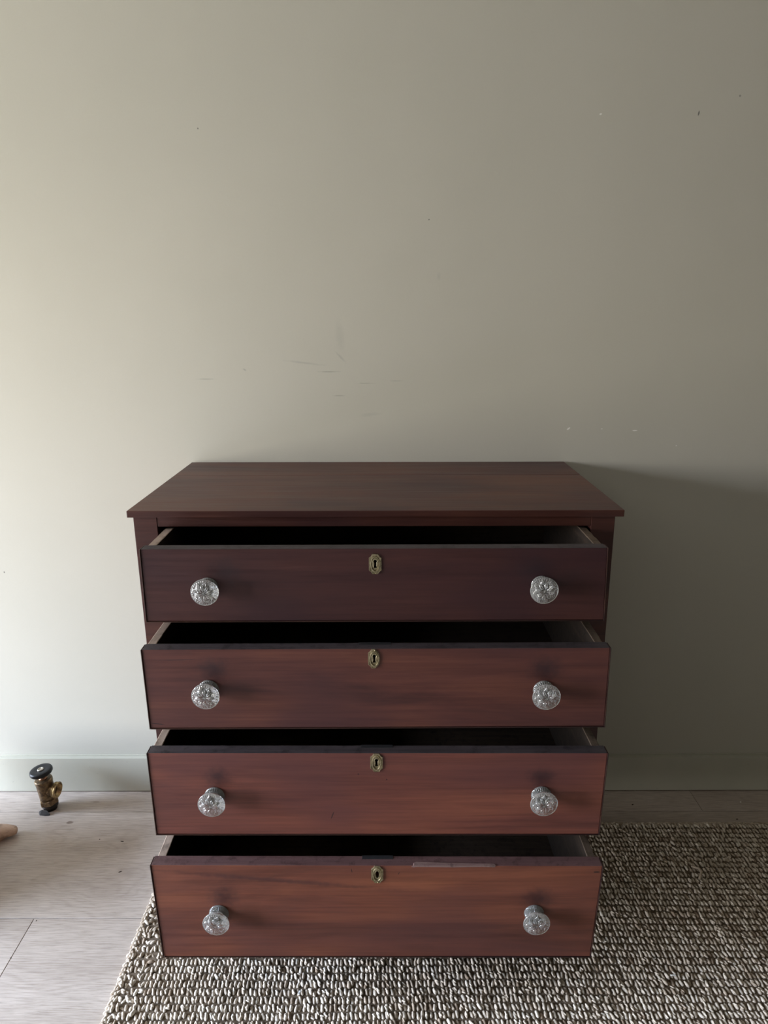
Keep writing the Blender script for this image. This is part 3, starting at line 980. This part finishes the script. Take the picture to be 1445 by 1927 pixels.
# broken edge of the floor around the pipe
M_CHIP = raw_wood('broken_laminate', (0.015, 0.013, 0.012), (0.07, 0.062, 0.055), 6.0, 'x')
shard = [(-0.996, -0.114), (-0.988, -0.112), (-0.972, -0.117), (-0.960, -0.123), (-0.972, -0.125), (-0.990, -0.122)]
bm = bmesh.new()
lo = [bm.verts.new((x, y_, 0.0002)) for x, y_ in shard]
hi = [bm.verts.new((x + 0.001, y_ + 0.002, 0.0002 + h)) for (x, y_), h in zip(shard, (0.006, 0.010, 0.011, 0.003, 0.0015, 0.003))]
bm.faces.new(lo[::-1]); bm.faces.new(hi)
for i in range(6):
    bm.faces.new((lo[i], lo[(i + 1) % 6], hi[(i + 1) % 6], hi[i]))
sh = obj_bm('floor_splinter', bm, M_CHIP, origin=(-0.976, -0.117, 0))
tag(sh, 'dark broken splinter of flooring at the foot of the brass valve', 'splinter')

# ------------------------------------------------------------------ pale wooden toe at the far left; unseen stool body added to shade the floor
M_PINE = raw_wood('pale_pinkish_wood', (0.50, 0.345, 0.255), (0.64, 0.47, 0.36), 8.0, 'x', 0.5)
CX0, CX1, CY0, CY1, CZ0, CZ1 = -1.36, -1.115, -0.545, -0.218, 0.034, 0.225
shade_stool = empty('added_stool', ((CX0 + CX1) / 2, (CY0 + CY1) / 2, 0), 'pointed pale wooden toe at the left edge, on an unseen low body added to shade the floor', 'added_stool')
boxobj('body', (CX0, CX1, CY0, CY1, CZ0, CZ1), M_PINE, shade_stool, bevel=0.004)  # solid block out of view, sized for its shadow on the floor
boxobj('added_seat', (CX0 - 0.012, CX1 + 0.012, CY0 - 0.010, CY1 + 0.010, CZ1, CZ1 + 0.018), M_PINE, shade_stool, bevel=0.004)
def toe(tip, back, pad=True):
    """a carved foot: fat where it meets the added body, drawn out to a blunt point on the floor"""
    tip, back = Vector(tip), Vector(back)
    d = Vector((back.x - tip.x, back.y - tip.y, 0)); L = d.length; d.normalize()
    w = Vector((-d.y, d.x, 0))
    sec = [(0.000, 0.006, 0.0110, 0.0190), (0.002, 0.0105, 0.0075, 0.0235), (0.009, 0.0150, 0.0055, 0.0275), (0.028, 0.0205, 0.0050, 0.0335), (0.050, 0.0240, 0.0060, 0.0390), (0.075, 0.0265, 0.0060, 0.0470), (0.105, 0.0275, 0.0060, 0.0560), (L, 0.0280, 0.0060, 0.0640)]
    V, F = [], []
    n = 20
    for s_, hw, z0, z1 in sec:
        for i in range(n):
            t = 2 * math.pi * i / n
            cx, cz = math.cos(t), math.sin(t)
            px = math.copysign(abs(cx) ** 0.8, cx) * hw
            pz = (z0 + z1) / 2 + math.copysign(abs(cz) ** 0.8, cz) * (z1 - z0) / 2
            p = Vector((tip.x, tip.y, 0)) + d * s_ + w * px
            V.append((p.x, p.y, pz))
    for k in range(len(sec) - 1):
        for i in range(n):
            j = (i + 1) % n
            F.append((k * n + i, k * n + j, (k + 1) * n + j, (k + 1) * n + i))
    F.append(tuple(range(n))[::-1]); F.append(tuple((len(sec) - 1) * n + i for i in range(n)))
    o = obj('foot', V, F, M_PINE, shade_stool, smooth=True)
    p = Vector((tip.x, tip.y, 0)) + d * 0.052
    V, F = lathe([(0.017, 0.0), (0.020, 0.002), (0.020, 0.005), (0.018, 0.0075)], 24, base=p)
    obj('foot_pad', V, F, M_PINE, o, smooth=True)
toe((-1.013, -0.200, 0), (-1.165, -0.250, 0))
toe((-1.022, -0.590, 0), (-1.165, -0.500, 0))
toe((-1.460, -0.190, 0), (-1.325, -0.260, 0))
toe((-1.460, -0.590, 0), (-1.325, -0.500, 0))

# ------------------------------------------------------------------ crumbs and chips
def chip(name, x, y_, z, l, w, h, yaw, mat, label, cat, group=None):
    bm = bmesh.new()
    r = random.Random(int((x + 3) * 997))
    c, s = math.cos(yaw), math.sin(yaw)
    def f(p):
        return (x + p[0] * c - p[1] * s, y_ + p[0] * s + p[1] * c, z + p[2])
    j = lambda a: a * r.uniform(0.6, 1.15)
    cs = [(-j(l), -j(w), 0), (j(l), -j(w), 0), (j(l), j(w), 0), (-j(l), j(w), 0)]
    cs = cs + [(a * 0.8, b_ * 0.8, j(h)) for a, b_, _ in cs]
    hexa(bm, [f(p) for p in cs])
    o = obj_bm(name, bm, mat, origin=(x, y_, z))
    tag(o, label, cat, group)
M_WCHIP, _, _ = mat_base('white_paint_chip', (0.8, 0.8, 0.77), 0.6)
M_CRUMB, _, _ = mat_base('dark_crumb', (0.035, 0.022, 0.015), 0.8)
zc = 0.0122
chip('paint_chip', -0.165, -0.691, zc, 0.003, 0.006, 0.002, -0.3, M_WCHIP, 'small upright white paint chip on the rug below the bottom drawer', 'chip')
chip('paint_chip', 0.646, -0.651, zc, 0.006, 0.0018, 0.0014, 0.0, M_WCHIP, 'white sliver of paint on the rug at lower right, nearest the camera', 'chip')
chip('paint_chip', 0.621, -0.610, zc, 0.005, 0.0014, 0.0010, 0.5, mat_base('grey_chip', (0.45, 0.43, 0.38), 0.6)[0], 'thin greyish sliver on the rug just behind the white one', 'chip')
chip('crumb', -0.711, -0.228, 0.0, 0.0045, 0.0013, 0.0012, -0.1, M_CRUMB, 'reddish brown crumb on the bare floor left of the third drawer', 'crumb')
chip('crumb', -0.776, -0.220, 0.0, 0.0016, 0.0014, 0.0010, 0.2, M_CRUMB, 'tiny dark crumb on the floor, the crumb nearest the valve', 'crumb')
chip('crumb', -0.676, -0.339, 0.0, 0.0045, 0.0012, 0.0014, 0.6, M_CRUMB, 'dark slanted crumb on the floor beside the bottom drawer', 'crumb')
chip('crumb', -0.821, -0.493, 0.0, 0.0014, 0.0014, 0.0010, 0.2, M_CRUMB, 'dark speck on the floor next to the plank joint', 'crumb')
chip('crumb', 0.754, -0.079, 0.0, 0.0030, 0.0025, 0.0016, 0.2, M_CRUMB, 'dark crumb on the shaded floor right of the chest', 'crumb')
chip('crumb', 1.034, -0.142, 0.0, 0.0030, 0.0016, 0.0012, 0.2, M_CRUMB, 'reddish crumb on the shaded floor against the rug edge at right', 'crumb')
chip('paint_chip', 1.080, -0.068, 0.0, 0.0026, 0.0016, 0.0010, 0.2, M_WCHIP, 'pale fleck on the shaded floor by the baseboard at right', 'chip')

for o in bpy.data.objects:
    if 'w_origin' in o:
        del o['w_origin']
